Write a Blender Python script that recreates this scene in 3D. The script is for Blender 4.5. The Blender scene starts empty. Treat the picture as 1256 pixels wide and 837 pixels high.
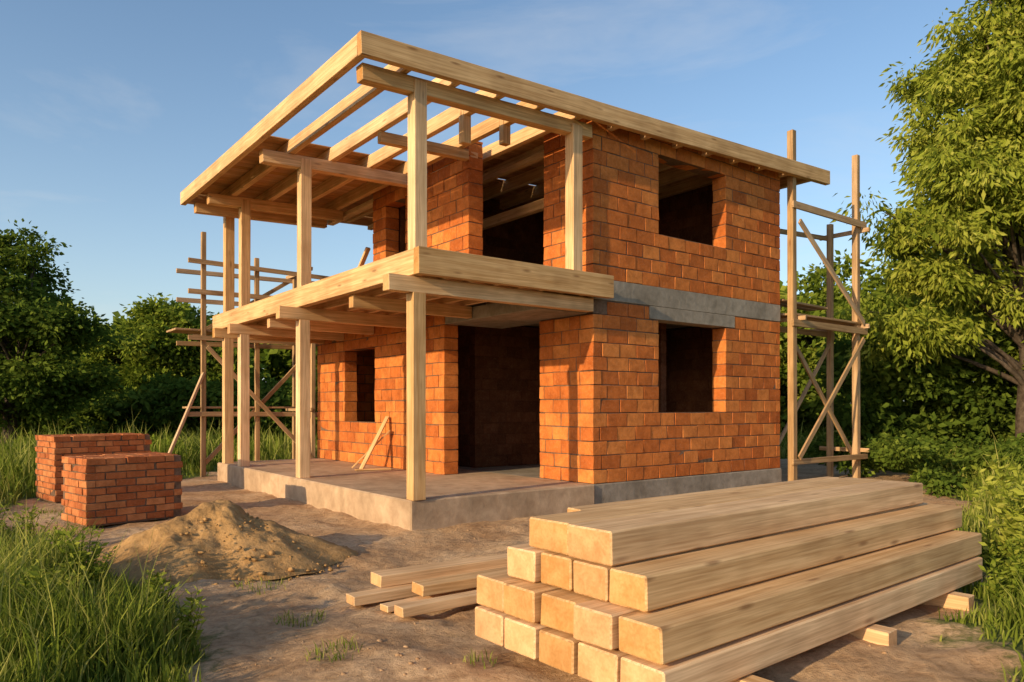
import bpy, math, random
import numpy as np
from mathutils import Vector, Matrix
random.seed(7); rng=np.random.default_rng(7)
scene=bpy.context.scene
scene.view_settings.view_transform='Standard'
scene.view_settings.look='None'
scene.view_settings.exposure=0

# ---------------------------------------------------------------- helpers
def mesh_arrays(name, verts, quads=None, tris=None, mats=(), tint=None, matidx=None, smooth=False, attr='tint'):
    me=bpy.data.meshes.new(name)
    verts=np.asarray(verts,dtype=np.float32).reshape(-1,3)
    q=np.zeros((0,4),int) if quads is None else np.asarray(quads,dtype=np.int32).reshape(-1,4)
    t=np.zeros((0,3),int) if tris is None else np.asarray(tris,dtype=np.int32).reshape(-1,3)
    me.vertices.add(len(verts)); me.vertices.foreach_set('co',verts.ravel())
    loops=np.concatenate([q.ravel(),t.ravel()]).astype(np.int32)
    me.loops.add(len(loops)); me.loops.foreach_set('vertex_index',loops)
    n=len(q)+len(t); me.polygons.add(n)
    st=np.concatenate([np.arange(len(q))*4, len(q)*4+np.arange(len(t))*3]).astype(np.int32)
    me.polygons.foreach_set('loop_start',st)
    if matidx is not None: me.polygons.foreach_set('material_index',np.asarray(matidx,dtype=np.int32))
    me.polygons.foreach_set('use_smooth',np.full(n,smooth,dtype=bool))
    for m in mats: me.materials.append(m)
    me.update(calc_edges=True)
    if tint is not None:
        a=me.attributes.new(attr,'FLOAT','POINT'); a.data.foreach_set('value',np.asarray(tint,dtype=np.float32))
    return me
def add_obj(name,me,parent=None,loc=(0,0,0)):
    o=bpy.data.objects.new(name,me); scene.collection.objects.link(o)
    o.location=loc
    if parent: o.parent=parent
    return o
def root(name,loc=(0,0,0),rz=0):
    o=bpy.data.objects.new(name,None); scene.collection.objects.link(o)
    o.empty_display_size=.3; o.location=loc; o.rotation_euler=(0,0,rz); return o

_h=rng.random((512,512))
def vnoise(x,y):
    xi=np.floor(x).astype(int); yi=np.floor(y).astype(int); fx=x-xi; fy=y-yi
    fx=fx*fx*(3-2*fx); fy=fy*fy*(3-2*fy)
    a=_h[xi%512,yi%512]; b=_h[(xi+1)%512,yi%512]; c=_h[xi%512,(yi+1)%512]; d=_h[(xi+1)%512,(yi+1)%512]
    return (a*(1-fx)+b*fx)*(1-fy)+(c*(1-fx)+d*fx)*fy
def fbm(x,y,o=4):
    s=0;am=.5
    for i in range(o):
        s=s+am*vnoise(x*2**i+17*i,y*2**i+31*i); am*=.5
    return s

def cbox_template():
    sg=[(sx,sy,sz) for sx in(-1,1) for sy in(-1,1) for sz in(-1,1)]
    idx={}; S=[];A=[]
    for s in sg:
        for a in range(3):
            idx[(s,a)]=len(S); S.append(s); A.append(a)
    S=np.array(S,float); A=np.array(A)
    full=np.zeros((24,3)); full[np.arange(24),A]=1
    quads=[];tris=[]
    for a in range(3):
        b,c=[k for k in range(3) if k!=a]
        for s in(-1,1):
            loop=[]
            for sb,sc in((-1,-1),(1,-1),(1,1),(-1,1)):
                v=[0,0,0]; v[a]=s; v[b]=sb; v[c]=sc; loop.append(idx[(tuple(v),a)])
            quads.append(loop)
    for a in range(3):
        b,c=[k for k in range(3) if k!=a]
        for sb in(-1,1):
            for sc in(-1,1):
                v1=[0,0,0]; v1[a]=-1; v1[b]=sb; v1[c]=sc; v2=list(v1); v2[a]=1
                v1=tuple(v1); v2=tuple(v2)
                quads.append([idx[(v1,b)],idx[(v2,b)],idx[(v2,c)],idx[(v1,c)]])
    for s in sg: tris.append([idx[(s,0)],idx[(s,1)],idx[(s,2)]])
    P=S*(full+(1-full)*.9)
    def fix(f):
        p=P[f]; n=np.cross(p[1]-p[0],p[2]-p[0])
        return f if np.dot(n,p.mean(0))>0 else f[::-1]
    quads=[fix(f) for f in quads]; tris=[fix(f) for f in tris]
    return S,full,np.array(quads),np.array(tris)
TS,TF,TQ,TT=cbox_template()
def cboxes(name,centers,halfs,ch,mats,jit=0.0,tints=None,parent=None,loc=(0,0,0)):
    C=np.array(centers,float).reshape(-1,3); H=np.array(halfs,float).reshape(-1,3); n=len(C)
    V=TS[None]*(H[:,None,:]-(1-TF[None])*ch)
    if jit>0:
        J=rng.normal(0,jit,(n,8,3)); V=V+np.repeat(J,3,axis=1)
    V=V+C[:,None,:]
    off=(np.arange(n)*24)[:,None,None]
    q=(TQ[None]+off).reshape(-1,4); t=(TT[None]+off).reshape(-1,3)
    tt=np.repeat(rng.random(n) if tints is None else tints,24)
    me=mesh_arrays(name,V.reshape(-1,3),q,t,mats,tt)
    return add_obj(name,me,parent,loc)
def box(name,a,b,mat,parent,ch=.006):
    a=np.array(a,float);b=np.array(b,float)
    c=(a+b)/2; return cboxes(name,[(0,0,0)],[np.abs(b-a)/2],ch,[mat],parent=parent,loc=c)

# ---------------------------------------------------------------- materials
def newmat(name):
    m=bpy.data.materials.new(name); m.use_nodes=True; nt=m.node_tree; nt.nodes.clear()
    out=nt.nodes.new('ShaderNodeOutputMaterial'); return m,nt,out
def N(nt,t,**kw):
    n=nt.nodes.new(t)
    for k,v in kw.items(): setattr(n,k,v)
    return n
def ramp(nt,stops):
    r=nt.nodes.new('ShaderNodeValToRGB'); cr=r.color_ramp
    while len(cr.elements)<len(stops): cr.elements.new(.5)
    for e,(p,c) in zip(cr.elements,stops):
        e.position=p; e.color=(*c,1) if len(c)==3 else c
    return r
def noise(nt,vec,scale,detail=5,rough=.55,dist=0):
    n=N(nt,'ShaderNodeTexNoise'); n.inputs['Scale'].default_value=scale; n.inputs['Detail'].default_value=detail
    n.inputs['Roughness'].default_value=rough; n.inputs['Distortion'].default_value=dist
    if vec is not None: nt.links.new(vec,n.inputs['Vector'])
    return n
def mix(nt,fac,a,b,mode='MIX'):
    m=N(nt,'ShaderNodeMix',data_type='RGBA',blend_type=mode)
    for s,v in((0,fac),(6,a),(7,b)):
        if isinstance(v,bpy.types.NodeSocket): nt.links.new(v,m.inputs[s])
        else: m.inputs[s].default_value=v if s==0 else (*v,1)
    return m.outputs[2]
def math_(nt,op,a,b=None,c=None,clamp=False):
    m=N(nt,'ShaderNodeMath',operation=op,use_clamp=clamp)
    for i,v in enumerate((a,b,c)):
        if v is None: continue
        if isinstance(v,bpy.types.NodeSocket): nt.links.new(v,m.inputs[i])
        else: m.inputs[i].default_value=v
    return m.outputs[0]
def principled(nt,out,col,rough=.8,bump=None,bstr=.3,bdist=.01,spec=.3):
    p=N(nt,'ShaderNodeBsdfPrincipled'); L=nt.links
    if isinstance(col,bpy.types.NodeSocket): L.new(col,p.inputs['Base Color'])
    else: p.inputs['Base Color'].default_value=(*col,1)
    p.inputs['Roughness'].default_value=rough; p.inputs['Specular IOR Level'].default_value=spec
    if bump is not None:
        b=N(nt,'ShaderNodeBump'); b.inputs['Strength'].default_value=bstr; b.inputs['Distance'].default_value=bdist
        L.new(bump,b.inputs['Height']); L.new(b.outputs[0],p.inputs['Normal'])
    L.new(p.outputs[0],out.inputs[0]); return p

def wood_mat(name,light,dark,endgrain=False):
    m,nt,out=newmat(name); L=nt.links
    tc=N(nt,'ShaderNodeTexCoord'); oi=N(nt,'ShaderNodeObjectInfo')
    add=N(nt,'ShaderNodeVectorMath',operation='ADD'); L.new(tc.outputs['Object'],add.inputs[0])
    sc=N(nt,'ShaderNodeVectorMath',operation='SCALE'); sc.inputs[0].default_value=(37,53,71); L.new(oi.outputs['Random'],sc.inputs['Scale'])
    L.new(sc.outputs[0],add.inputs[1])
    mp=N(nt,'ShaderNodeMapping')
    mp.inputs['Scale'].default_value=(5,5,5) if endgrain else (.42,14,14)
    L.new(add.outputs[0],mp.inputs['Vector'])
    g=noise(nt,mp.outputs[0],1.7,4,.62,.6)
    r=ramp(nt,[(.27,dark),(.44,tuple(a*.55+b*.45 for a,b in zip(dark,light))),(.60,light)]); L.new(g.outputs[0],r.inputs[0])
    mp3=N(nt,'ShaderNodeMapping'); mp3.inputs['Scale'].default_value=(2.5,85,85) if not endgrain else (22,55,55); L.new(add.outputs[0],mp3.inputs['Vector'])
    fine=noise(nt,mp3.outputs[0],1,2,.5)
    fr=ramp(nt,[(.3,(.78,.72,.64)),(.6,(1.05,1.05,1.05))]); L.new(fine.outputs[0],fr.inputs[0])
    col=mix(nt,.45 if endgrain else .75,r.outputs[0],fr.outputs[0],'MULTIPLY')
    if not endgrain:
        mk=N(nt,'ShaderNodeMapping'); mk.inputs['Scale'].default_value=(1.5,6.5,6.5); L.new(add.outputs[0],mk.inputs['Vector'])
        vo=N(nt,'ShaderNodeTexVoronoi'); vo.inputs['Scale'].default_value=1; L.new(mk.outputs[0],vo.inputs['Vector'])
        kr=ramp(nt,[(.05,(1,1,1)),(.15,(0,0,0))]); L.new(vo.outputs['Distance'],kr.inputs[0])
        col=mix(nt,math_(nt,'MULTIPLY',kr.outputs[0],.65),col,(.22,.095,.035))
    big=noise(nt,add.outputs[0],1.7,2,.6); br=ramp(nt,[(.35,(.74,.69,.63)),(.6,(1.05,1.03,1.0))]); L.new(big.outputs[0],br.inputs[0])
    col=mix(nt,.65,col,br.outputs[0],'MULTIPLY')
    hv=N(nt,'ShaderNodeHueSaturation'); L.new(col,hv.inputs['Color'])
    L.new(math_(nt,'MULTIPLY_ADD',oi.outputs['Random'],.28,.86),hv.inputs['Value'])
    L.new(math_(nt,'MULTIPLY_ADD',oi.outputs['Random'],-.18,1.06),hv.inputs['Saturation'])
    principled(nt,out,hv.outputs[0],.72,fine.outputs[0],.35,.004,.25)
    return m
WOOD=wood_mat('sawn_timber',(.80,.53,.275),(.55,.31,.13))
WOODE=wood_mat('timber_end_grain',(.66,.37,.155),(.52,.265,.09),True)
WOOD_OLD=wood_mat('weathered_timber',(.56,.37,.20),(.32,.19,.09))
WOOD_B=wood_mat('roof_boards',(.56,.30,.115),(.36,.175,.06))

def brick_mat(name,c1,c2,c3,bs=.5,speck=.12):
    m,nt,out=newmat(name); L=nt.links
    tc=N(nt,'ShaderNodeTexCoord'); at=N(nt,'ShaderNodeAttribute',attribute_name='tint')
    r=ramp(nt,[(0,c1),(.5,c2),(1,c3)]); L.new(at.outputs['Fac'],r.inputs[0])
    n1=noise(nt,tc.outputs['Object'],6,5,.68,.3); r1=ramp(nt,[(.3,(.62,.54,.47)),(.62,(1.1,1.08,1.05))]); L.new(n1.outputs[0],r1.inputs[0])
    col=mix(nt,.8,r.outputs[0],r1.outputs[0],'MULTIPLY')
    n4=noise(nt,tc.outputs['Object'],.9,3,.6); r4=ramp(nt,[(.36,(.76,.70,.66)),(.58,(1,1,1))]); L.new(n4.outputs[0],r4.inputs[0])
    col=mix(nt,.7,col,r4.outputs[0],'MULTIPLY')
    n3=noise(nt,tc.outputs['Object'],26,4,.75)
    r2=ramp(nt,[(.50,(0,0,0)),(.72,(1,1,1))]); L.new(n3.outputs[0],r2.inputs[0])
    col=mix(nt,math_(nt,'MULTIPLY',r2.outputs[0],speck),col,(.62,.36,.20))
    principled(nt,out,col,.88,n3.outputs[0],bs,.02,.15)
    return m
BLOCK=brick_mat('hollow_clay_block',(.46,.125,.028),(.60,.180,.040),(.68,.245,.062),.6,.25)
BLOCK_SHADE=brick_mat('interior_clay_block_shade',(.10,.035,.015),(.13,.048,.02),(.16,.06,.027))  # same clay block, colour darkened to paint in the rooms' shade
BRICK=brick_mat('red_brick',(.40,.12,.042),(.53,.175,.06),(.60,.245,.095),.5,.2)
def simple_noise_mat(name,a,b,scale,rough=.9,bs=.5,bd=.02,s2=1.2,det=5):
    m,nt,out=newmat(name); L=nt.links
    tc=N(nt,'ShaderNodeTexCoord')
    n1=noise(nt,tc.outputs['Object'],scale,det,.68,.2); r=ramp(nt,[(.3,a),(.68,b)]); L.new(n1.outputs[0],r.inputs[0])
    n2=noise(nt,tc.outputs['Object'],s2,3,.6,.4); r2=ramp(nt,[(.36,(.68,.65,.61)),(.62,(1.08,1.06,1.04))]); L.new(n2.outputs[0],r2.inputs[0])
    col=mix(nt,.8,r.outputs[0],r2.outputs[0],'MULTIPLY')
    principled(nt,out,col,rough,n1.outputs[0],bs,bd,.15)
    return m
MORTAR=simple_noise_mat('mortar',(.12,.07,.045),(.23,.15,.10),14,bs=.8)
CONC=simple_noise_mat('cast_concrete',(.25,.215,.17),(.38,.33,.27),7)
CONC_F=simple_noise_mat('porch_concrete',(.40,.27,.17),(.58,.42,.28),5,det=7)
SAND=simple_noise_mat('sand',(.35,.20,.075),(.50,.30,.13),16,bs=.9,bd=.02,s2=2.2)
CLOD=simple_noise_mat('soil_clod',(.36,.22,.12),(.50,.33,.19),9,det=2)

def leaf_mat(name,dark,mid,light,trans=.35):
    m,nt,out=newmat(name); L=nt.links
    at=N(nt,'ShaderNodeAttribute',attribute_name='tint')
    r=ramp(nt,[(0,dark),(.5,mid),(1,light)]); L.new(at.outputs['Fac'],r.inputs[0])
    d=N(nt,'ShaderNodeBsdfDiffuse')
    t=N(nt,'ShaderNodeBsdfTranslucent'); L.new(r.outputs[0],d.inputs['Color'])
    L.new(r.outputs[0],t.inputs['Color'])
    ms=N(nt,'ShaderNodeMixShader'); ms.inputs[0].default_value=trans
    L.new(d.outputs[0],ms.inputs[1]); L.new(t.outputs[0],ms.inputs[2]); L.new(ms.outputs[0],out.inputs[0]); return m
GRASS=leaf_mat('grass_blade',(.10,.14,.018),(.21,.26,.036),(.42,.40,.11))
LEAF_D=leaf_mat('leaf_dark',(.05,.085,.013),(.11,.16,.023),(.20,.25,.04),.3)
LEAF_M=leaf_mat('leaf_mid',(.08,.125,.014),(.19,.245,.03),(.32,.35,.055))
LEAF_L=leaf_mat('leaf_light',(.14,.18,.020),(.30,.34,.045),(.46,.46,.09),.35)
BARK=simple_noise_mat('bark',(.05,.035,.025),(.13,.10,.075),9,bd=.03,det=3)

# ---------------------------------------------------------------- frames
HANG=math.atan2(.612,.791)
O=np.array([-1.316,9.54]); V2=np.array([.791,.612]); U2=np.array([-.611,.791])
DIRT=np.array([(-1.5,0),(-1.75,4.8),(-2.5,6.0),(-3.6,7.0),(-4.9,8.4),(-6.9,9.4),(-8.3,11.6),(-8.0,14.0),(-7.2,18),(-5,24),(8,24),(10.0,17.0),(7.6,12.5),(5.1,8.6),(4.1,6.5),(2.75,4.5),(2.2,0)])
def sdist(px,py,poly):
    d=np.full(px.shape,1e9); ins=np.zeros(px.shape,bool); n=len(poly)
    for i in range(n):
        ax,ay=poly[i]; bx,by=poly[(i+1)%n]
        ex,ey=bx-ax,by-ay; t=np.clip(((px-ax)*ex+(py-ay)*ey)/(ex*ex+ey*ey),0,1)
        d=np.minimum(d,np.hypot(px-ax-t*ex,py-ay-t*ey))
        c=((ay>py)!=(by>py))&(px<(bx-ax)*(py-ay)/((by-ay) if by!=ay else 1e-9)+ax); ins^=c
    return np.where(ins,d,-d)
def dirtmask(px,py):
    return sdist(px,py,DIRT)+(fbm(px*1.1+40,py*1.1+9,4)-.47)*1.7
def gheight(px,py):
    flat=np.clip((np.hypot(px,py-8)-14)/20,0,1)
    near=np.clip(1.6-np.hypot(px,py-7)/9,0,1)
    h=(fbm(px*.9+5,py*.9+70,4)-.47)*.15+((fbm(px*3.2+3,py*3.2,4)-.45)*.09+(fbm(px*7+3,py*7,2)-.37)*.045)*near
    return h+flat*(fbm(px*.06+9,py*.06+2,2)-.4)*.8

# ---------------------------------------------------------------- ground
n=640; T=math.asinh(140); t=np.linspace(-T,T,n); cx=3.0*np.sinh(t)
gx,gy=np.meshgrid(cx,cx+6.0,indexing='ij')
gz=gheight(gx,gy)
idx=np.arange(n*n).reshape(n,n)
q=np.stack([idx[:-1,:-1],idx[1:,:-1],idx[1:,1:],idx[:-1,1:]],-1).reshape(-1,4)
dm=np.clip(dirtmask(gx,gy)*1.6+.5,0,1)
m,nt,out=newmat('ground_soil'); L=nt.links
tc=N(nt,'ShaderNodeTexCoord'); at=N(nt,'ShaderNodeAttribute',attribute_name='tint')
n1=noise(nt,tc.outputs['Object'],.9,5,.62,.3); r1=ramp(nt,[(.3,(.40,.24,.125)),(.5,(.55,.36,.205)),(.68,(.68,.48,.29))]); L.new(n1.outputs[0],r1.inputs[0])
n2=noise(nt,tc.outputs['Object'],11,7,.75,.3); r2=ramp(nt,[(.33,(.55,.48,.42)),(.58,(1.08,1.06,1.04))]); L.new(n2.outputs[0],r2.inputs[0])
dirt=mix(nt,.8,r1.outputs[0],r2.outputs[0],'MULTIPLY')
n5=noise(nt,tc.outputs['Object'],2.5,5,.7); r5=ramp(nt,[(.60,(0,0,0)),(.72,(1,1,1))]); L.new(n5.outputs[0],r5.inputs[0])
dirt=mix(nt,math_(nt,'MULTIPLY',r5.outputs[0],.25),dirt,(.14,.12,.04))
r3=ramp(nt,[(.35,(.06,.085,.018)),(.65,(.15,.18,.04))]); L.new(n5.outputs[0],r3.inputs[0])
fac=math_(nt,'ADD',at.outputs['Fac'],math_(nt,'MULTIPLY_ADD',n2.outputs[0],.9,-.45),clamp=True)
fr=ramp(nt,[(.35,(0,0,0)),(.65,(1,1,1))]); L.new(fac,fr.inputs[0])
col=mix(nt,fr.outputs[0],r3.outputs[0],dirt)
principled(nt,out,col,.95,n2.outputs[0],.9,.035,.1)
me=mesh_arrays('ground',np.stack([gx,gy,gz],-1),q,None,[m],dm.ravel(),smooth=True)
ground=add_obj('ground',me)

# ---------------------------------------------------------------- beam
def beam(parent,name,p0,p1,w,h,mat=None,mate=None,ch=.005,roll=0):
    mat=mat or WOOD; mate=mate or (WOODE if mat is WOOD else mat)
    p0=Vector(p0);p1=Vector(p1);d=p1-p0;Ln=d.length;x=d.normalized()
    up=Vector((0,0,1)) if abs(x.z)<.95 else Vector((1,0,0))
    y=up.cross(x).normalized(); z=x.cross(y)
    H=np.array([Ln/2,w/2,h/2]); V=TS*(H-(1-TF)*ch)
    V=V+np.repeat(rng.normal(0,.0018,(8,3)),3,axis=0)
    mi=[0]*(len(TQ)+len(TT)); mi[0]=1; mi[1]=1
    me=mesh_arrays(name,V,TQ,TT,[mat,mate],None,mi)
    o=add_obj(name,me,parent)
    M=Matrix((x,y,z)).transposed().to_4x4(); M.translation=(p0+p1)/2
    if roll: M=M@Matrix.Rotation(roll,4,'X')
    o.matrix_local=M
    return o

# ================================================================= HOUSE (local x=v, y=u)
house=root('brick_house',(O[0],O[1],0),HANG)
def rz(v): return 6.09+.037*(v+.84)
SETS={'out':([],[],[]),'in':([],[],[])}
def wall(axis,a0,a1,t0,t1,z0,z1,ncourse,openings=(),q0=0,q1=0,phase=0,clip=False,joint=.015,top_profile=None,kind='out'):
    blocksC,blocksH,coresA=SETS[kind]
    ch=(z1-z0)/ncourse; bl=.40
    for k in range(ncourse):
        s0=a0+(q0 if (k+phase)%2==0 else 0); s1=a1-(q1 if (k+phase)%2==0 else 0)
        zb=z0+k*ch; zt=zb+ch-joint
        ints=[(s0,s1)]
        for (o0,o1,oz0,oz1) in openings:
            if zb+ch*.5>oz0 and zb+ch*.5<oz1:
                new=[]
                for (x0,x1) in ints:
                    if o1<=x0 or o0>=x1: new.append((x0,x1)); continue
                    if o0-x0>.04: new.append((x0,o0))
                    if x1-o1>.04: new.append((o1,x1))
                ints=new
        g0=a0-(bl*.5 if k%2 else 0)-rng.random()*.06
        for (x0,x1) in ints:
            cuts=[x0]; g=g0
            while g<x1:
                if g>x0+.09 and g<x1-.09: cuts.append(g+rng.normal(0,.011))
                g+=bl
            cuts.append(x1)
            for c0,c1 in zip(cuts[:-1],cuts[1:]):
                e0=c0+(joint/2 if c0!=x0 else 0); e1=c1-(joint/2 if c1!=x1 else 0)
                ztt=zt+rng.normal(0,.0015)
                if clip and axis=='v': ztt=min(zt,rz((e0+e1)/2)-.05)
                if clip and axis=='u': ztt=min(zt,rz(t0)-.05)
                if top_profile is not None and zb>top_profile((e0+e1)/2): continue
                if ztt-zb<.04: continue
                pr=rng.normal(0,.0025)
                ca=(e0+e1)/2; ct=(t0+t1)/2; ha=(e1-e0)/2; ht=(t1-t0)/2+pr
                if axis=='v': blocksC.append((ca,ct,(zb+ztt)/2)); blocksH.append((ha,ht,(ztt-zb)/2))
                else: blocksC.append((ct,ca,(zb+ztt)/2)); blocksH.append((ht,ha,(ztt-zb)/2))
    r=.010
    zt=z1
    if top_profile is not None: return
    if clip: zt=min(z1,(rz(a0) if axis=='v' else rz(t0))-.06)
    zs=sorted(set([z0,zt]+[min(max(v,z0),zt) for o in openings for v in (o[2],o[3])]))
    for zb,z2 in zip(zs[:-1],zs[1:]):
        if z2-zb<.01: continue
        ints=[(a0+r,a1-r)]
        for (o0,o1,oz0,oz1) in openings:
            if (zb+z2)/2>oz0 and (zb+z2)/2<oz1:
                new=[]
                for (x0,x1) in ints:
                    if o1<=x0 or o0>=x1: new.append((x0,x1)); continue
                    if o0-x0>.04: new.append((x0,o0-r))
                    if x1-o1>.04: new.append((o1+r,x1))
                ints=new
        for x0,x1 in ints:
            if axis=='v': coresA.append(((x0,t0+r,zb),(x1,t1-r,z2-.003)))
            else: coresA.append(((t0+r,x0,zb),(t1-r,x1,z2-.003)))
TH=.30; Z1=.405; Z2=3.30; Z3=3.635; Z4=6.335
cr=(Z2-Z1)/13
def snap(z,z0,c): return z0+round((z-z0)/c)*c
w1=(4.80,6.64,snap(1.45,Z1,cr),snap(2.99,Z1,cr))
cu=(Z4-Z3)/12
w2=(4.80,6.64,snap(4.43,Z3,cu),snap(5.80,Z3,cu))
lint=(4.56,6.92,w1[3],Z2)
wall('v',3.27,8.40,0,TH,Z1,Z2,13,[w1,(lint[0],lint[1],lint[2]-.001,Z2+.01)],q0=TH+.014)
wall('v',3.27,8.40,0,TH,Z3,Z4,12,[w2],q0=TH+.014,clip=True)
wall('u',0,1.31,3.27,3.27+TH,Z1,Z1+cr*12,12,q0=TH+.014,phase=1)
wall('u',0,1.20,3.27,3.27+TH,Z3,Z4,12,q0=TH+.014,phase=1,clip=True)
wl=(5.42,6.86,snap(1.38,Z1,cr),snap(2.85,Z1,cr))
wall('u',2.77,8.34,2.28,2.28+TH,Z1,Z2,13,[wl])
wu=(4.15,4.95,snap(4.5,Z3,cu),snap(5.6,Z3,cu))
wall('u',2.0,5.5,2.28,2.28+TH,Z3,Z4,12,[wu],clip=True)
wall('u',5.515,8.2,2.28,2.28+TH,Z3,Z3+cu*5,5,top_profile=lambda x:Z3+.95-(x-5.5)*.36)
wall('v',2.60,8.08,8.04,8.34,Z1,Z2,13)
wall('v',2.60,8.08,5.2,5.5,Z3,Z4,12,clip=True)
wall('u',.32,8.34,8.10,8.40,Z1,Z2,13)
wall('u',.32,5.5,8.10,8.40,Z3,Z4,12,clip=True)
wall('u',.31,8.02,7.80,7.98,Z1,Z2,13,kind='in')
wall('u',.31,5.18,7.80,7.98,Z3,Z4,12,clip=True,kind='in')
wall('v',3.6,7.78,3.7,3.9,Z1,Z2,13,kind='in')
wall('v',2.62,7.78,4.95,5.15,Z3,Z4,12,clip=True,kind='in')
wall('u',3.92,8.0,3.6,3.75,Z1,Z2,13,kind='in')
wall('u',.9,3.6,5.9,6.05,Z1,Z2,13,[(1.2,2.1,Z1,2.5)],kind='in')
for kd,nm,mt in (('out','brick_walls',BLOCK),('in','interior_walls',BLOCK_SHADE)):
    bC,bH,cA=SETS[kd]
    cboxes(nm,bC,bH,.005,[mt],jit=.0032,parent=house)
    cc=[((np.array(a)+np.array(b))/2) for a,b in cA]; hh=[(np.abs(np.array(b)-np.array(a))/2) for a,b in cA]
    cboxes(nm+'_mortar',cc,hh,.002,[MORTAR if kd=='out' else BLOCK_SHADE],parent=house)  # interior joints reuse the block colour with shade painted in
box('porch_slab',(-.02,-.05,-.3),(3.262,8.34,.40),CONC_F,house,.02)
box('house_plinth',(3.268,-.022,-.3),(8.43,8.36,.396),CONC,house,.015)
box('ring_beam_side',(3.262,-.006,Z2+.002),(8.406,TH+.01,Z3-.004),CONC,house,.008)
box('ring_beam_front',(3.264,TH+.014,Z2+.002),(3.58,8.34,Z3-.004),CONC,house,.008)
box('floor_slab',(3.585,TH+.014,Z2+.02),(8.39,8.33,Z3-.01),CONC,house,.008)
box('floor_slab_front',(2.30,1.9,Z2+.02),(3.258,8.33,Z3-.04),CONC,house,.008)
box('window_lintel',(lint[0]+.01,-.008,lint[2]+.004),(lint[1]-.01,TH-.004,Z2-.002),CONC,house,.006)
box('door_lintel_beam',(2.292,.16,Z1+cr*12+.004),(3.56,2.76,Z2-.004),CONC,house,.008)
pw=.185
for i,u in enumerate((.02,3.81,6.94,7.98)):
    beam(house,'porch_post_%d'%(i+1),(.10,u,.40),(.10,u,3.085),pw,pw)
    beam(house,'balcony_post_%d'%(i+1),(.12,u,3.63),(.12,u,5.83),pw,pw)
beam(house,'balcony_post_5',(2.86,-.0,3.63),(2.86,0,5.9),.19,.19)
beam(house,'deck_rim_front',(-.02,-.19,3.47),(3.47,-.19,3.47),.13,.34)
beam(house,'deck_rim_side',(.05,-.12,3.468),(.05,8.71,3.468),.13,.335)
beam(house,'deck_rim_end',(.12,8.64,3.465),(2.2,8.64,3.465),.12,.3)
for i,u in enumerate((.02,3.81,6.94,7.98)):
    beam(house,'deck_girder_%d'%(i+1),(-.34 if i<2 else -.2,u,3.19),(3.22 if i==0 else 2.27,u,3.19),.16,.205)
beam(house,'deck_girder_5',(.1,1.95,3.20),(2.27,1.95,3.20),.14,.19)
beam(house,'deck_girder_6',(.1,5.5,3.20),(2.27,5.5,3.20),.14,.19)
for i,v in enumerate((.48,.9,1.32,1.74,2.14)):
    beam(house,'deck_joist_%d'%i,(v,-.12,3.42),(v,8.56,3.42),.07,.24)
for i,v in enumerate((2.56,2.95,3.2)):
    beam(house,'deck_joist_b%d'%i,(v,-.12,3.43),(v,1.85,3.43),.07,.24)
pc=[];ph=[]
u=-.12
while u<8.55:
    v1=3.25 if u<1.85 else 2.26
    pc.append(((.13+v1)/2,u+.07,3.572)); ph.append(((v1-.13)/2,.067,.018)); u+=.142
cboxes('deck_boards',pc,ph,.003,[WOOD],jit=.001,parent=house)
def rb(name,v0,u0,v1,u1,w,h,top,mat=None):
    beam(house,name,(v0,u0,rz(v0)-top-h/2),(v1,u1,rz(v1)-top-h/2),w,h,mat)
rb('roof_fascia_front',-.84,-.25,9.74,-.25,.11,.27,0)
rb('roof_fascia_side',-.785,-.19,-.785,8.08,.11,.26,.004)
rb('roof_fascia_end',-.72,8.02,9.7,8.02,.09,.22,.01)
for i,v in enumerate((-.12,.62,1.36,2.10,2.84,3.62,4.4,5.2,6.0,6.8,7.6,8.4,9.2)):
    rb('roof_rafter_%d'%i,v,-.19,v,7.97,.11,.22,.03)
for i,(u,va) in enumerate(((.03,-.70),(3.81,-.62),(6.94,-.6),(7.80,-.62))):
    v1=3.2 if i==0 else 2.25
    rb('roof_girder_%d'%i,va,u,v1,u,.17,.20,.255)
rb('roof_girder_m',.6,2.0,2.25,2.0,.12,.17,.255)
rb('roof_wall_plate',3.42,.36,3.42,7.9,.12,.10,.255)
rb('roof_wall_plate_2',2.40,2.0,2.40,7.9,.16,.10,.255)
beam(house,'roof_strut_1',(1.36,.75,rz(1.4)-.66),(1.36,.75,rz(1.4)-.03),.12,.14)
beam(house,'roof_strut_2',(2.10,.75,rz(2.1)-.54),(2.10,.75,rz(2.1)-.03),.12,.14)
def board_run(v0,v1,u0,u1,tag):
    u=u0;i=0
    while u<u1-.1:
        a=v0+rng.normal(0,.015); b=v1+rng.normal(0,.02)
        beam(house,'%s_%d'%(tag,i),(a,u+.085,rz(a)-.018),(b,u+.085,rz(b)-.018),.164,.018,WOOD_B,ch=.003); i+=1
        u+=.168
board_run(-.70,9.66,3.74,7.96,'roof_board')
board_run(2.92,9.66,-.18,3.72,'roof_board_b')
FELT=simple_noise_mat('roof_felt',(.06,.05,.045),(.10,.09,.08),4,det=2)
beam(house,'roof_felt',(-.68,5.86,rz(-.68)-.0055),(9.64,5.86,rz(9.64)-.0055),4.2,.005,FELT,ch=.001)
beam(house,'roof_felt_b',(2.95,1.78,rz(2.95)-.0055),(9.64,1.78,rz(9.64)-.0055),3.9,.005,FELT,ch=.001)
beam(house,'leaning_plank_1',(1.55,4.55,.42),(2.22,4.75,1.42),.10,.03,WOOD)
beam(house,'leaning_plank_2',(1.55,4.95,.42),(2.2,4.62,1.15),.09,.03,WOOD)
beam(house,'plank_offcut_1',(1.4,4.5,.42),(2.05,4.3,.42),.1,.03,WOOD)
beam(house,'terrace_brace',(2.2,6.9,3.62),(2.3,5.75,4.95),.10,.05)
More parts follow.
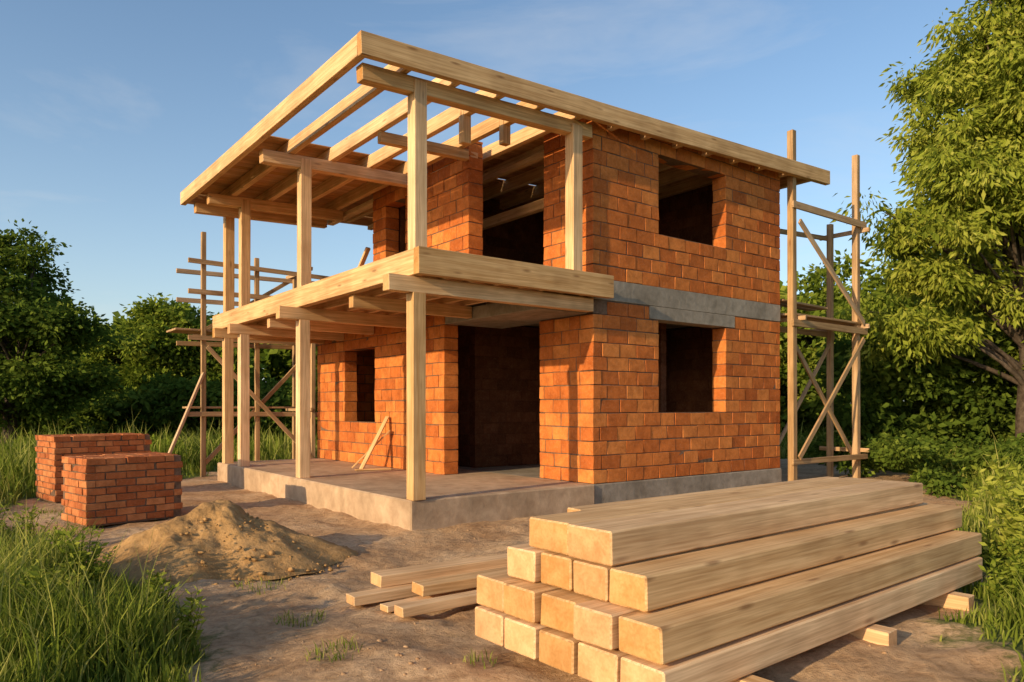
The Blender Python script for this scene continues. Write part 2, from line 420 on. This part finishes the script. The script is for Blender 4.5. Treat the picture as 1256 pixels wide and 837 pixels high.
beam(house,'terrace_plank_1',(.5,5.2,3.63),(2.0,8.2,3.63),.16,.04)
beam(house,'terrace_plank_2',(.9,5.0,3.67),(1.9,7.6,3.70),.16,.04)
beam(house,'terrace_plank_3',(.4,4.0,3.66),(1.2,7.0,3.9),.14,.04)
beam(house,'room_beam',(3.9,.4,5.3),(3.9,4.9,5.3),.12,.18)

# ================================================================= SCAFFOLDS
sc1=root('timber_scaffold',(O[0],O[1],0),HANG)
def pole(p,name,v,u,z0,z1,s=.09): beam(p,name,(v,u,z0),(v+rng.normal(0,.02),u+rng.normal(0,.02),z1),s,s,WOOD_OLD)
def bar(p,name,a,b,w=.05,h=.10): beam(p,name,a,b,w,h,WOOD_OLD)
A=(8.62,-.14);B=(11.2,-.10);C=(11.15,.48);D=(8.75,1.1)
pole(sc1,'pole_1',*A,-.05,7.1,.13); pole(sc1,'pole_2',*B,-.05,7.15,.125); pole(sc1,'pole_3',*C,-.05,5.75,.11); pole(sc1,'pole_4',*D,-.05,5.9)
y0=-.21
bar(sc1,'ledger_top',(8.5,y0,5.62),(11.4,y0,5.62),.05,.14)
bar(sc1,'ledger_mid',(8.5,y0,3.28),(11.45,y0,3.28),.05,.14)
bar(sc1,'ledger_low',(8.5,y0,.52),(11.45,y0,.52),.05,.11)
bar(sc1,'ledger_back',(8.6,.56,3.26),(11.45,.56,3.26),.05,.12)
bar(sc1,'ledger_back_top',(8.6,.56,5.3),(11.3,.56,5.45),.05,.10)
bar(sc1,'transom_1',(11.28,-.35,3.38),(11.28,1.3,3.38),.05,.09)
bar(sc1,'transom_2',(11.28,-.35,5.5),(11.28,.8,5.5),.05,.09)
bar(sc1,'transom_3',(8.75,-.35,3.38),(8.75,1.3,3.38),.05,.09)
bar(sc1,'transom_4',(11.28,-.35,.66),(11.28,.8,.66),.05,.09)
bar(sc1,'brace_1',(8.65,-.03,3.1),(11.2,-.02,.55),.04,.11)
bar(sc1,'brace_2',(8.65,-.27,.6),(11.2,-.27,3.1),.04,.11)
bar(sc1,'brace_3',(8.65,-.27,5.3),(11.2,-.27,3.45),.04,.11)
bar(sc1,'brace_4',(11.25,.45,3.2),(8.8,.5,.5),.04,.09)
for i in range(4):
    beam(sc1,'walk_board_%d'%i,(8.55,-.10+i*.21,3.46+.01*i),(11.55+.1*rng.random(),-.10+i*.21,3.45),.19,.045,WOOD_OLD)
for i in range(2):
    beam(sc1,'walk_board_up_%d'%i,(8.5,.1+i*.25,3.75),(10.2,.1+i*.25,3.72),.2,.045,WOOD_OLD)
sc2=root('timber_scaffold',(O[0],O[1],0),HANG)
for i,(v,u,zt) in enumerate(((.0,9.5,5.65),(1.25,9.5,5.2),(2.6,9.4,3.2),(1.3,10.6,4.9),(2.6,10.6,5.1))):
    pole(sc2,'pole_%d'%i,v,u,-.05,zt,.10)
for i,z in enumerate((1.45,3.2,4.25,4.95)):
    bar(sc2,'ledger_a%d'%i,(-.35,9.42,z),(3.1,9.42,z+rng.normal(0,.03)),.05,.11)
    if i!=0: bar(sc2,'ledger_b%d'%i,(-.3,10.68,z-.05),(3.2,10.68,z),.05,.11)
    bar(sc2,'transom_b%d'%i,(2.5,9.2,z+.1),(2.5,10.9,z+.1),.05,.09)
bar(sc2,'brace_1',(.05,9.56,.3),(2.6,9.56,3.0),.04,.10)
bar(sc2,'brace_2',(2.6,9.36,.3),(.05,9.36,3.0),.04,.10)
bar(sc2,'brace_3',(-1.0,9.3,.0),(.0,9.45,2.4),.08,.06)
bar(sc2,'brace_4',(.05,10.7,3.3),(2.6,10.7,5.0),.04,.10)
for i in range(4): beam(sc2,'walk_board_%d'%i,(-.6,9.6+i*.22,3.38),(3.0,9.6+i*.22,3.38),.2,.045,WOOD_OLD)
for i in range(3): beam(sc2,'walk_board_low_%d'%i,(-.3,9.6+i*.22,1.6),(2.7,9.6+i*.22,1.6),.2,.045,WOOD_OLD)

# ================================================================= LUMBER STACK
bang=math.atan2(.638,.770)
stack=root('timber_beam_stack',(.763,3.6,0),bang)
hh_=.20
def row(tag,y0,ws,z,x0,ln):
    y=y0
    for i,w in enumerate(ws):
        dx=rng.normal(0,.020)
        beam(stack,'%s_%d'%(tag,i),(x0+dx,y+w/2,z+hh_/2+rng.normal(0,.0015)),(x0+dx+ln+rng.normal(0,.03),y+w/2+rng.normal(0,.004),z+hh_/2),w-.022,hh_-.012,ch=.010)
        y+=w
row('beam_row1',0.0,[.31]*5,.12,0,4.36)
row('beam_row2',0.03,[.31]*5,.32,.0,4.32)
row('beam_row3',.226,[.29]*4,.52,.12,4.30)
row('beam_row4',.48,[.37,.38],.72,.12,4.15)
beam(stack,'beam_row4_c',(.62,1.30,.82),(4.2,1.30,.82),.13,.19,ch=.009)
for x in (.7,2.2,3.6):
    beam(stack,'bearer_%d'%int(x*10),(x,-.12,.045),(x,1.75,.045),.13,.14)

pp=root('plank_pile',(0,0,0),0)
def plank(name,x,y,z,ln,ang,w,h,roll=0,dz=0):
    a=math.radians(ang); beam(pp,name,(x,y,z+h/2),(x+ln*math.cos(a),y+ln*math.sin(a),z+h/2+dz),w,h,roll=roll)
plank('plank_1',-1.30,5.92,.02,2.4,37,.15,.075)
plank('plank_2',-.86,5.58,.02,2.2,38,.13,.075)
plank('plank_3',-1.15,6.22,.10,2.6,35,.20,.10)
plank('plank_4',-.76,5.93,.10,2.3,36,.19,.085)
plank('plank_5',-1.0,5.75,.01,1.9,40,.12,.05)
plank('plank_6',-.45,6.42,.01,2.2,34,.2,.08)
beam(pp,'sleeper',(-.1,6.9,.035),(.4,5.9,.035),.1,.07)

# ================================================================= BRICK STACKS
def brick_stack(loc,ang,nx,ny,nz):
    r=root('brick_stack',(loc[0],loc[1],0.0),ang)
    bl,bw,bh=.262,.13,.100; g=.013
    C=[];H=[]
    W=nx*bl; Dp=ny*bl
    for k in range(nz):
        z=.02+k*bh+bh/2
        for side in range(4):
            Ln=W if side%2==0 else Dp
            e=bw if (k+side)%2 else 0
            end=Ln-(0 if (k+side)%2 else bw)
            s=e; segs=[]
            while s<end-.01:
                e2=min(s+bl,end); segs.append((s,e2)); s=e2
            for a,b in segs:
                m_=(a+b)/2; hl=(b-a)/2-g/2
                j=rng.normal(0,.005,2)
                if side==0: C.append((m_+j[0],bw/2+j[1],z));H.append((hl,bw/2-g/2,bh/2-g/2))
                if side==2: C.append((m_+j[0],Dp-bw/2+j[1],z));H.append((hl,bw/2-g/2,bh/2-g/2))
                if side==1: C.append((W-bw/2+j[0],m_,z));H.append((bw/2-g/2,hl,bh/2-g/2))
                if side==3: C.append((bw/2+j[0],m_,z));H.append((bw/2-g/2,hl,bh/2-g/2))
        if k>=nz-1:
            yy=bw
            while yy<Dp-bw-.05:
                xx=bw
                while xx<W-bw-.05:
                    l=min(bl,W-bw-xx)
                    C.append((xx+l/2,yy+bw/2,z+rng.normal(0,.002)));H.append((l/2-g/2,bw/2-g/2,bh/2-g/2)); xx+=l
                yy+=bw
    cboxes('bricks',C,H,.005,[BRICK],jit=.0028,parent=r)
    box('filler_core',(.020,.020,.0),(W-.020,Dp-.020,.02+nz*bh-.02),MORTAR,r)  # dark filler box added inside the loose bricks, seen through the gaps
    return r
brick_stack((-5.66,9.80),math.radians(49),5,3.5,9)
brick_stack((-7.62,12.3),math.radians(48),6,4,11)

# ================================================================= SAND PILE
nn=200
a=np.linspace(0,2*np.pi,nn,endpoint=False); rr=np.linspace(0,1,90)
AA,RR=np.meshgrid(a,rr,indexing='ij')
edge=1.25*(1+.08*np.sin(AA*2+.6)+.05*np.sin(AA*3+2)+.05*np.sin(AA*7)+.03*np.sin(AA*13))
px=edge*RR*np.cos(AA); py=edge*RR*np.sin(AA)
def pprof(R): return np.clip((1-np.sqrt(R*R+.014))*1.08,0,1)**.95
hz=.57*pprof(RR)*(1+.30*(fbm(px*2.6+9,py*2.6+4,3)-.45)*2)+ (fbm(px*6+3,py*6+8,5)-.46)*.15*np.clip(1.15-RR,0.15,1)*np.clip(RR*4,0.3,1)
hz=hz-.03*(RR>.98)+.02
idx=np.arange(nn*90).reshape(nn,90)
q=np.stack([idx[:,:-1],idx[:,1:],np.roll(idx,-1,0)[:,1:],np.roll(idx,-1,0)[:,:-1]],-1).reshape(-1,4)
me=mesh_arrays('sand_pile',np.stack([px*1.04,py,hz],-1),q,None,[SAND],smooth=True)
PILE=(-3.13,7.75); add_obj('sand_pile',me,None,(PILE[0],PILE[1],0))

# ================================================================= clods
ph=(1+5**.5)/2
ICO=np.array([(-1,ph,0),(1,ph,0),(-1,-ph,0),(1,-ph,0),(0,-1,ph),(0,1,ph),(0,-1,-ph),(0,1,-ph),(ph,0,-1),(ph,0,1),(-ph,0,-1),(-ph,0,1)])/math.hypot(1,ph)
ICF=np.array([(0,11,5),(0,5,1),(0,1,7),(0,7,10),(0,10,11),(1,5,9),(5,11,4),(11,10,2),(10,7,6),(7,1,8),(3,9,4),(3,4,2),(3,2,6),(3,6,8),(3,8,9),(4,9,5),(2,4,11),(6,2,10),(8,6,7),(9,8,1)])
def house_local(x,y):
    dx=x-O[0];dy=y-O[1]; return dx*V2[0]+dy*V2[1], dx*U2[0]+dy*U2[1]
def clods(name,n,pts,smin,smax,mat):
    s=smin+(smax-smin)*rng.random(n)**6
    V=ICO[None]*s[:,None,None]*(1+rng.normal(0,.18,(n,12,1)))*np.array([1,1,.62])*(1+rng.normal(0,.2,(n,1,3)))
    V=V+pts[:,None,:]
    F=(ICF[None]+(np.arange(n)*12)[:,None,None]).reshape(-1,3)
    return add_obj(name,mesh_arrays(name,V.reshape(-1,3),None,F,[mat],smooth=True))
n=7000; r=np.exp(rng.uniform(math.log(3),math.log(20),n)); th=rng.uniform(-.85,.85,n)
x=r*np.sin(th); y=r*np.cos(th); v_,u_=house_local(x,y)
ok=(dirtmask(x,y)>-.1)&~((v_>-.05)&(v_<8.45)&(u_>-.1)&(u_<8.4))&(fbm(x*1.5+3,y*1.5,3)>.48)
x,y=x[ok],y[ok]; clods('soil_clods',len(x),np.stack([x,y,gheight(x,y)],-1),.003,.022,CLOD)
n=1500; ang=rng.uniform(0,6.28,n); rd=rng.random(n)**.5*1.3
x=PILE[0]+rd*np.cos(ang)*1.1; y=PILE[1]+rd*np.sin(ang)
z=.57*pprof(rd/1.25)
clods('sand_clods',n,np.stack([x,y,np.maximum(z,gheight(x,y))-.004],-1),.006,.034,SAND)

# ================================================================= GRASS
def blades(name,x,y,z,h,w,mat,tint,lean=.45):
    n=len(x); a=rng.uniform(0,2*np.pi,n); la=rng.uniform(0,2*np.pi,n); ll=h*lean*rng.random(n)
    sx=np.cos(a)*w;sy=np.sin(a)*w; lx=np.cos(la)*ll; ly=np.sin(la)*ll
    P=np.zeros((n,5,3))
    def setp(i,f,wf,bend):
        P[:,i,0]=x+lx*bend+sx*wf; P[:,i,1]=y+ly*bend+sy*wf; P[:,i,2]=z+h*f
    setp(0,-.03,-.5,0);setp(1,-.03,.5,0);setp(2,.6,-.48,.38);setp(3,.6,.48,.38);setp(4,1.0,0,1.05)
    o=(np.arange(n)*5)[:,None]
    q=np.array([[0,1,3,2]])+o; t=np.array([[2,3,4]])+o
    return add_obj(name,mesh_arrays(name,P.reshape(-1,3),q,t,[mat],np.repeat(tint,5),smooth=True))
def notin(x,y):
    v_,u_=house_local(x,y)
    return ~((v_>-.1)&(v_<8.6)&(u_>-.2)&(u_<8.5))
n=300000; r=np.exp(rng.uniform(math.log(3.2),math.log(75),n)); th=rng.uniform(-.80,.80,n)
x=r*np.sin(th); y=r*np.cos(th)
dmv=dirtmask(x,y)
ok=(dmv<-.0-.25*rng.random(n))&notin(x,y)&(fbm(x*2.1+7,y*2.1+1,3)+rng.random(n)*.4>.47)
x,y,r=x[ok],y[ok],r[ok]; edge=np.clip(-dmv[ok]/1.0,.25,1)
patch=fbm(x*1.3+2,y*1.3+11,3)
hh=(.06+.62*patch**1.2*rng.uniform(.3,1.7,len(x)))*edge*(1+.6*np.clip((r-9)/8,0,1))
ti=np.clip(fbm(x*.5+8,y*.5+3,3)*1.0+rng.normal(0,.24,len(x)),0,1)
blades('grass',x,y,gheight(x,y),hh,.0055+.0012*r,GRASS,ti,.75)
k=rng.random(len(x))<.045
blades('meadow_stalks',x[k],y[k],gheight(x[k],y[k]),hh[k]*1.3+.2*edge[k],.004+.0008*r[k],GRASS,np.clip(rng.normal(.9,.12,k.sum()),0,1),.6)
tx=[];ty=[]
for (cx_,cy_,rad,k) in ((-1.6,5.6,.2,90),(-1.15,4.75,.18,90),(-3.6,9.3,.4,120),(-.2,4.6,.12,30),(2.2,8.4,.5,120),(-3.5,6.5,.3,200),(-5.6,9.3,.3,200),(-4.2,9.9,.3,90),(.9,8.1,.25,50),(-2.2,6.6,.25,60),(.2,7.6,.2,40),(-6.9,10.9,.4,160)):
    a=rng.uniform(0,6.28,k); rr_=rad*np.sqrt(rng.random(k)); tx.append(cx_+rr_*np.cos(a)); ty.append(cy_+rr_*np.sin(a))
tx=np.concatenate(tx);ty=np.concatenate(ty)
blades('grass_tufts',tx,ty,gheight(tx,ty),rng.uniform(.02,.09,len(tx)),np.full(len(tx),.007),GRASS,rng.random(len(tx)),.9)

# ================================================================= FOLIAGE
def leaf_mesh(name,C,axis,size,asp,tint,mat,parent=None):
    n=len(C); a=axis/np.linalg.norm(axis,axis=1,keepdims=True)
    rnd=rng.normal(size=(n,3)); b=np.cross(a,rnd); b/=np.linalg.norm(b,axis=1,keepdims=True)+1e-9
    s=size[:,None]; w=s*asp*.5
    nr=np.cross(a,b)
    P=np.stack([C,C+a*s*.45+b*w+nr*s*.06,C+a*s,C+a*s*.45-b*w+nr*s*.06],1)
    q=np.arange(n*4).reshape(-1,4)
    return add_obj(name,mesh_arrays(name,P.reshape(-1,3),q,None,[mat],np.repeat(tint,4)),parent)
def tubes(name,paths,mat,parent=None,ns=7):
    Vs=[];Q=[];off=0
    for pts,rad in paths:
        pts=np.array(pts,float); m=len(pts)
        d=np.gradient(pts,axis=0); d/=np.linalg.norm(d,axis=1,keepdims=True)+1e-9
        ref=np.array([.31,.95,.05]); b1=np.cross(d,ref); b1/=np.linalg.norm(b1,axis=1,keepdims=True)+1e-9; b2=np.cross(d,b1)
        an=np.linspace(0,2*np.pi,ns,endpoint=False)
        R=pts[:,None,:]+np.array(rad)[:,None,None]*(np.cos(an)[None,:,None]*b1[:,None,:]+np.sin(an)[None,:,None]*b2[:,None,:])
        Vs.append(R.reshape(-1,3)); id_=off+np.arange(m*ns).reshape(m,ns)
        Q.append(np.stack([id_[:-1],np.roll(id_[:-1],-1,1),np.roll(id_[1:],-1,1),id_[1:]],-1).reshape(-1,4)); off+=m*ns
    return add_obj(name,mesh_arrays(name,np.concatenate(Vs),np.concatenate(Q),None,[mat],smooth=True),parent)
def cluster_leaves(cents,rads,per,size,droop,flat=.6):
    cents=np.array(cents);rads=np.array(rads); K=len(cents)
    sub=7
    sc=rng.normal(size=(K,sub,3)); sc/=np.linalg.norm(sc,axis=2,keepdims=True); sc*=rng.uniform(.35,1,(K,sub,1))
    sc=cents[:,None]+sc*rads[:,None,None]*np.array([1,1,flat])
    sc=sc.reshape(-1,3); sr=np.repeat(rads,sub)*.42
    n=len(sc)*per
    C=np.repeat(sc,per,axis=0); R=np.repeat(sr,per)
    off=rng.normal(size=(n,3)); off*=np.array([1,1,.55])
    C=C+off*R[:,None]*.62
    if droop>0: C[:,2]-=droop*rng.random(n)**1.5*R*2.2
    ax=off+np.array([0,0,-.5-droop*2.0])+rng.normal(size=(n,3))*.6
    s=size*rng.uniform(.6,1.35,n)
    base=np.repeat(rng.uniform(.1,.75,len(sc)),per)
    ti=np.clip(base+rng.normal(0,.17,n),0,1)
    return C,ax,s,ti
def tree(name,base,height,crown,K,per,size,mat,droop=0,crad=(.6,1.2),asp=.6,trunk_r=.22):
    rt=root(name,base)
    cents=[];rads=[]
    vols=np.array([c[3]*c[4]*c[5] for c in crown]); vols=vols/vols.sum()
    for i in range(K):
        c=crown[rng.choice(len(crown),p=vols)]
        d=rng.normal(size=3); d/=np.linalg.norm(d); rr_=rng.uniform(.25,1)**.5
        rr_*=1+.10*math.sin(3*math.atan2(d[1],d[0])+c[0])+rng.normal(0,.07)
        cents.append((c[0]+d[0]*c[3]*rr_,c[1]+d[1]*c[4]*rr_,max(.8,c[2]+d[2]*c[5]*rr_))); rads.append(rng.uniform(*crad))
    C,ax,s,ti=cluster_leaves(cents,rads,per,size,droop)
    leaf_mesh('foliage',C,ax,s,asp,ti,mat,rt)
    paths=[]
    hs=np.linspace(0,height*.82,9)
    tr=np.stack([np.cumsum(rng.normal(0,.10,9)),np.cumsum(rng.normal(0,.10,9)),hs],-1); tr[0,:2]=0
    paths.append((tr,trunk_r*(1-np.linspace(0,.85,9))*np.array([1.35]+[1]*8)))
    for i,c in enumerate(cents):
        if i%2: continue
        c=np.array(c); z0=min(c[2]*.62,height*.7); k=np.interp(z0,hs,np.arange(9)); p0=tr[int(k)]*(1-k%1)+tr[min(8,int(k)+1)]*(k%1)
        t=np.linspace(0,1,6)[:,None]; mid=(p0+c)/2+np.array([0,0,.12*np.linalg.norm(c-p0)])+rng.normal(0,.15,3)
        pts=(1-t)**2*p0+2*t*(1-t)*mid+t*t*c
        r0=trunk_r*.28*(1-z0/height*.6); paths.append((pts,r0*(1-.85*t[:,0])))
    tubes('trunk_and_limbs',paths,BARK,rt)
    return rt
tree('oak_tree',(-17.1,25,0),7.9,[(0,0,5.0,2.1,2.2,2.3),(-2.4,0,4.6,2.4,2.2,2.5),(1.5,0,3.6,1.7,2.0,1.9),(-.6,0,6.4,1.3,1.4,1.1),(0,0,2.4,3.0,2.2,1.3)],110,65,.18,LEAF_D,crad=(.5,1.0),trunk_r=.26)
tree('oak_tree',(-17.8,38,0),7.2,[(0,0,4.6,2.2,2.2,2.3),(-2.2,0,3.8,2.0,2.2,1.9),(2.0,0,3.9,1.9,1.8,1.8),(.3,0,6.0,1.4,1.5,1.1)],85,50,.26,LEAF_M)
tree('oak_tree',(-23.5,40,0),7.0,[(0,0,4.4,2.8,2.2,2.4),(2,0,3.8,2.2,2.2,2.2)],60,50,.28,LEAF_M)
tree('willow_tree',(12.4,17.6,0),13.5,[(0,0,8.6,2.6,2.7,3.9),(-2.0,-.3,6.2,1.5,1.9,1.8),(2.2,0,8.2,2.6,2.4,3.6),(-.4,0,11.4,1.6,1.8,1.8),(1.4,0,4.6,3.0,2.2,2.0),(-2.9,.5,4.4,1.3,1.6,1.4),(-1.3,0,9.0,1.4,1.6,1.3)],250,62,.20,LEAF_L,droop=.5,crad=(.45,1.0),asp=.36,trunk_r=.28)
tree('willow_tree',(17.5,27,0),11,[(0,0,6.6,3.6,2.7,3.6),(-3.2,0,4.4,2.4,2.2,2.6)],100,50,.27,LEAF_M,droop=.3,crad=(.8,1.4),asp=.45)
tree('oak_tree',(14.0,33,0),8.2,[(0,0,5.2,2.8,2.4,2.6),(-2.6,0,4.2,2.2,2.2,2.2),(2.4,0,4.6,2.4,2.2,2.2)],80,45,.28,LEAF_M)
cents=[];rads=[]
for i in range(700):
    X=rng.uniform(-62,70); Y=rng.uniform(44,52)+abs(X)*.05
    top=3.9+2.2*vnoise(np.array([X*.16+3]),np.array([2.0]))[0]+1.6*vnoise(np.array([X*.5+3]),np.array([7.0]))[0]
    if 12<X<30: top+=2.4
    cents.append((X,Y,top*rng.random()**.7)); rads.append(rng.uniform(1.0,1.8))
C_,ax,s,ti=cluster_leaves(cents,rads,13,.65,0)
leaf_mesh('background_trees',C_,ax,s,.7,ti,LEAF_M)
def bush_mass(name,xs,ys,hfun,K,per,size,mat,crad=(.5,.9)):
    c=[];r_=[]
    for i in range(K):
        X=rng.uniform(*xs);Y=rng.uniform(*ys); h=hfun(X); c.append((X,Y,h*rng.random()**.8)); r_.append(rng.uniform(*crad))
    C_,ax,s,ti=cluster_leaves(c,r_,per,size,0); return leaf_mesh(name,C_,ax,s,.6,ti,mat)
hn=lambda X,a,b,f: a+b*float(vnoise(np.array([X*f+5]),np.array([1.5]))[0])
bush_mass('hedge',(-32,-5.5),(29,32),lambda X:hn(X,1.2,1.6,.5),280,30,.28,LEAF_D)
bush_mass('hedge',(9.2,24),(18.5,22),lambda X:hn(X,2.2,1.9,.6),280,42,.21,LEAF_D)
bush_mass('undergrowth',(7.5,15),(13.5,17.5),lambda X:hn(X,.2,.8,.9),90,40,.11,LEAF_D,(.25,.45))
bush_mass('undergrowth',(-22,-9),(19,25),lambda X:hn(X,.1,.6,.9),110,36,.13,LEAF_M,(.25,.45))
bush_mass('hedge',(-8,14),(31,36),lambda X:hn(X,3.0,2.0,.4),200,26,.38,LEAF_D)

def weed(name,loc,h,nst,per,size,mat):
    rt=root(name,loc); paths=[];C=[];A=[]
    for i in range(nst):
        a=rng.uniform(0,6.28); ln=h*rng.uniform(.55,1); le=rng.uniform(.1,.45)*ln; b=rng.normal(0,.07*h,2)
        t=np.linspace(0,1,7); pts=np.stack([b[0]+np.cos(a)*le*t**1.6,b[1]+np.sin(a)*le*t**1.6,ln*t-.02],-1)
        paths.append((pts,.006*(1-.7*t)*max(1,h)))
        tt=rng.uniform(.15,1,per); 
        p=np.stack([np.interp(tt,t,pts[:,k]) for k in range(3)],-1); C.append(p); aa=rng.uniform(0,6.28,per)
        A.append(np.stack([np.cos(aa),np.sin(aa),rng.uniform(.1,.9,per)],-1))
    tubes('stems',paths,mat,rt,5); C=np.concatenate(C);A=np.concatenate(A)
    leaf_mesh('leaves',C,A,size*rng.uniform(.5,1.2,len(C)),.42,np.clip(rng.normal(.6,.25,len(C)),0,1),mat,rt)
for (X,Y,h) in ((4.95,7.35,1.05),(5.25,7.6,1.2),(5.55,7.9,1.1),(4.9,6.9,.65)):
    weed('wild_shrub',(X,Y,0),h,16,26,.11,LEAF_L)
for i in range(52):
    Y=rng.uniform(4.3,9.8); X=-.62*Y+rng.uniform(-.8,1.2)
    if dirtmask(np.array([X]),np.array([Y]))[0]>-.2: continue
    weed('weed_plant',(X,Y,0),rng.uniform(.3,.68),9,20,.07,LEAF_M if i%2 else LEAF_L)
for i in range(14):
    Y=rng.uniform(4.4,7.5); X=.60*Y+rng.uniform(0,.8)
    if dirtmask(np.array([X]),np.array([Y]))[0]>-.2: continue
    weed('weed_plant',(X,Y,0),rng.uniform(.25,.5),8,16,.07,LEAF_M)

# ================================================================= LIGHT
el=math.radians(17)
hs=np.array([.14*.611-.99*.791, -.14*.791-.99*.612]); hs/=np.linalg.norm(hs)
ts=Vector((hs[0]*math.cos(el),hs[1]*math.cos(el),math.sin(el)))
sun=bpy.data.lights.new('sun','SUN'); sun.energy=5.0; sun.angle=math.radians(.6); sun.color=(1,.76,.45)
so=bpy.data.objects.new('sun',sun); scene.collection.objects.link(so); so.rotation_euler=(-ts).to_track_quat('-Z','Y').to_euler(); so.location=(-20,-20,20)
w=bpy.data.worlds.new('World'); scene.world=w; w.use_nodes=True; nt=w.node_tree; nt.nodes.clear(); L=nt.links
out=N(nt,'ShaderNodeOutputWorld'); bg=N(nt,'ShaderNodeBackground'); sky=N(nt,'ShaderNodeTexSky'); sky.sky_type='NISHITA'; sky.sun_disc=False
sky.sun_elevation=el; sky.sun_rotation=math.atan2(hs[0],hs[1])%(2*math.pi); sky.air_density=1.0; sky.dust_density=1.0; sky.ozone_density=1.5
tc=N(nt,'ShaderNodeTexCoord'); mp=N(nt,'ShaderNodeMapping'); mp.inputs['Scale'].default_value=(1.6,1.6,6.5); mp.inputs['Location'].default_value=(5.9,1.0,.75); L.new(tc.outputs['Generated'],mp.inputs['Vector'])
cn=noise(nt,mp.outputs[0],1.5,6,.6,.5); crp=ramp(nt,[(.54,(0,0,0)),(.84,(1,1,1))]); L.new(cn.outputs[0],crp.inputs[0])
sx=N(nt,'ShaderNodeSeparateXYZ'); L.new(tc.outputs['Generated'],sx.inputs[0])
hz_=math_(nt,'POWER',math_(nt,'SUBTRACT',1.0,sx.outputs[2],clamp=True),4.5)
hsn=N(nt,'ShaderNodeHueSaturation'); hsn.inputs['Saturation'].default_value=1.08; hsn.inputs['Value'].default_value=1.45; L.new(sky.outputs[0],hsn.inputs['Color'])
c1=mix(nt,math_(nt,'MULTIPLY',hz_,.55),hsn.outputs[0],(4.3,5.1,5.7))
col=mix(nt,math_(nt,'MULTIPLY',crp.outputs[0],.32),c1,(6.0,5.9,5.8))
L.new(col,bg.inputs['Color']); bg.inputs['Strength'].default_value=.135; L.new(bg.outputs[0],out.inputs[0])

# ================================================================= CAMERA
cam=bpy.data.cameras.new('camera'); co=bpy.data.objects.new('camera',cam); scene.collection.objects.link(co)
co.location=(0,0,1.6); co.rotation_euler=(math.radians(90),0,0)
cam.sensor_width=36; cam.lens=906/1256*36; cam.shift_y=81.5/1256; cam.clip_start=.1; cam.clip_end=2000
scene.camera=co
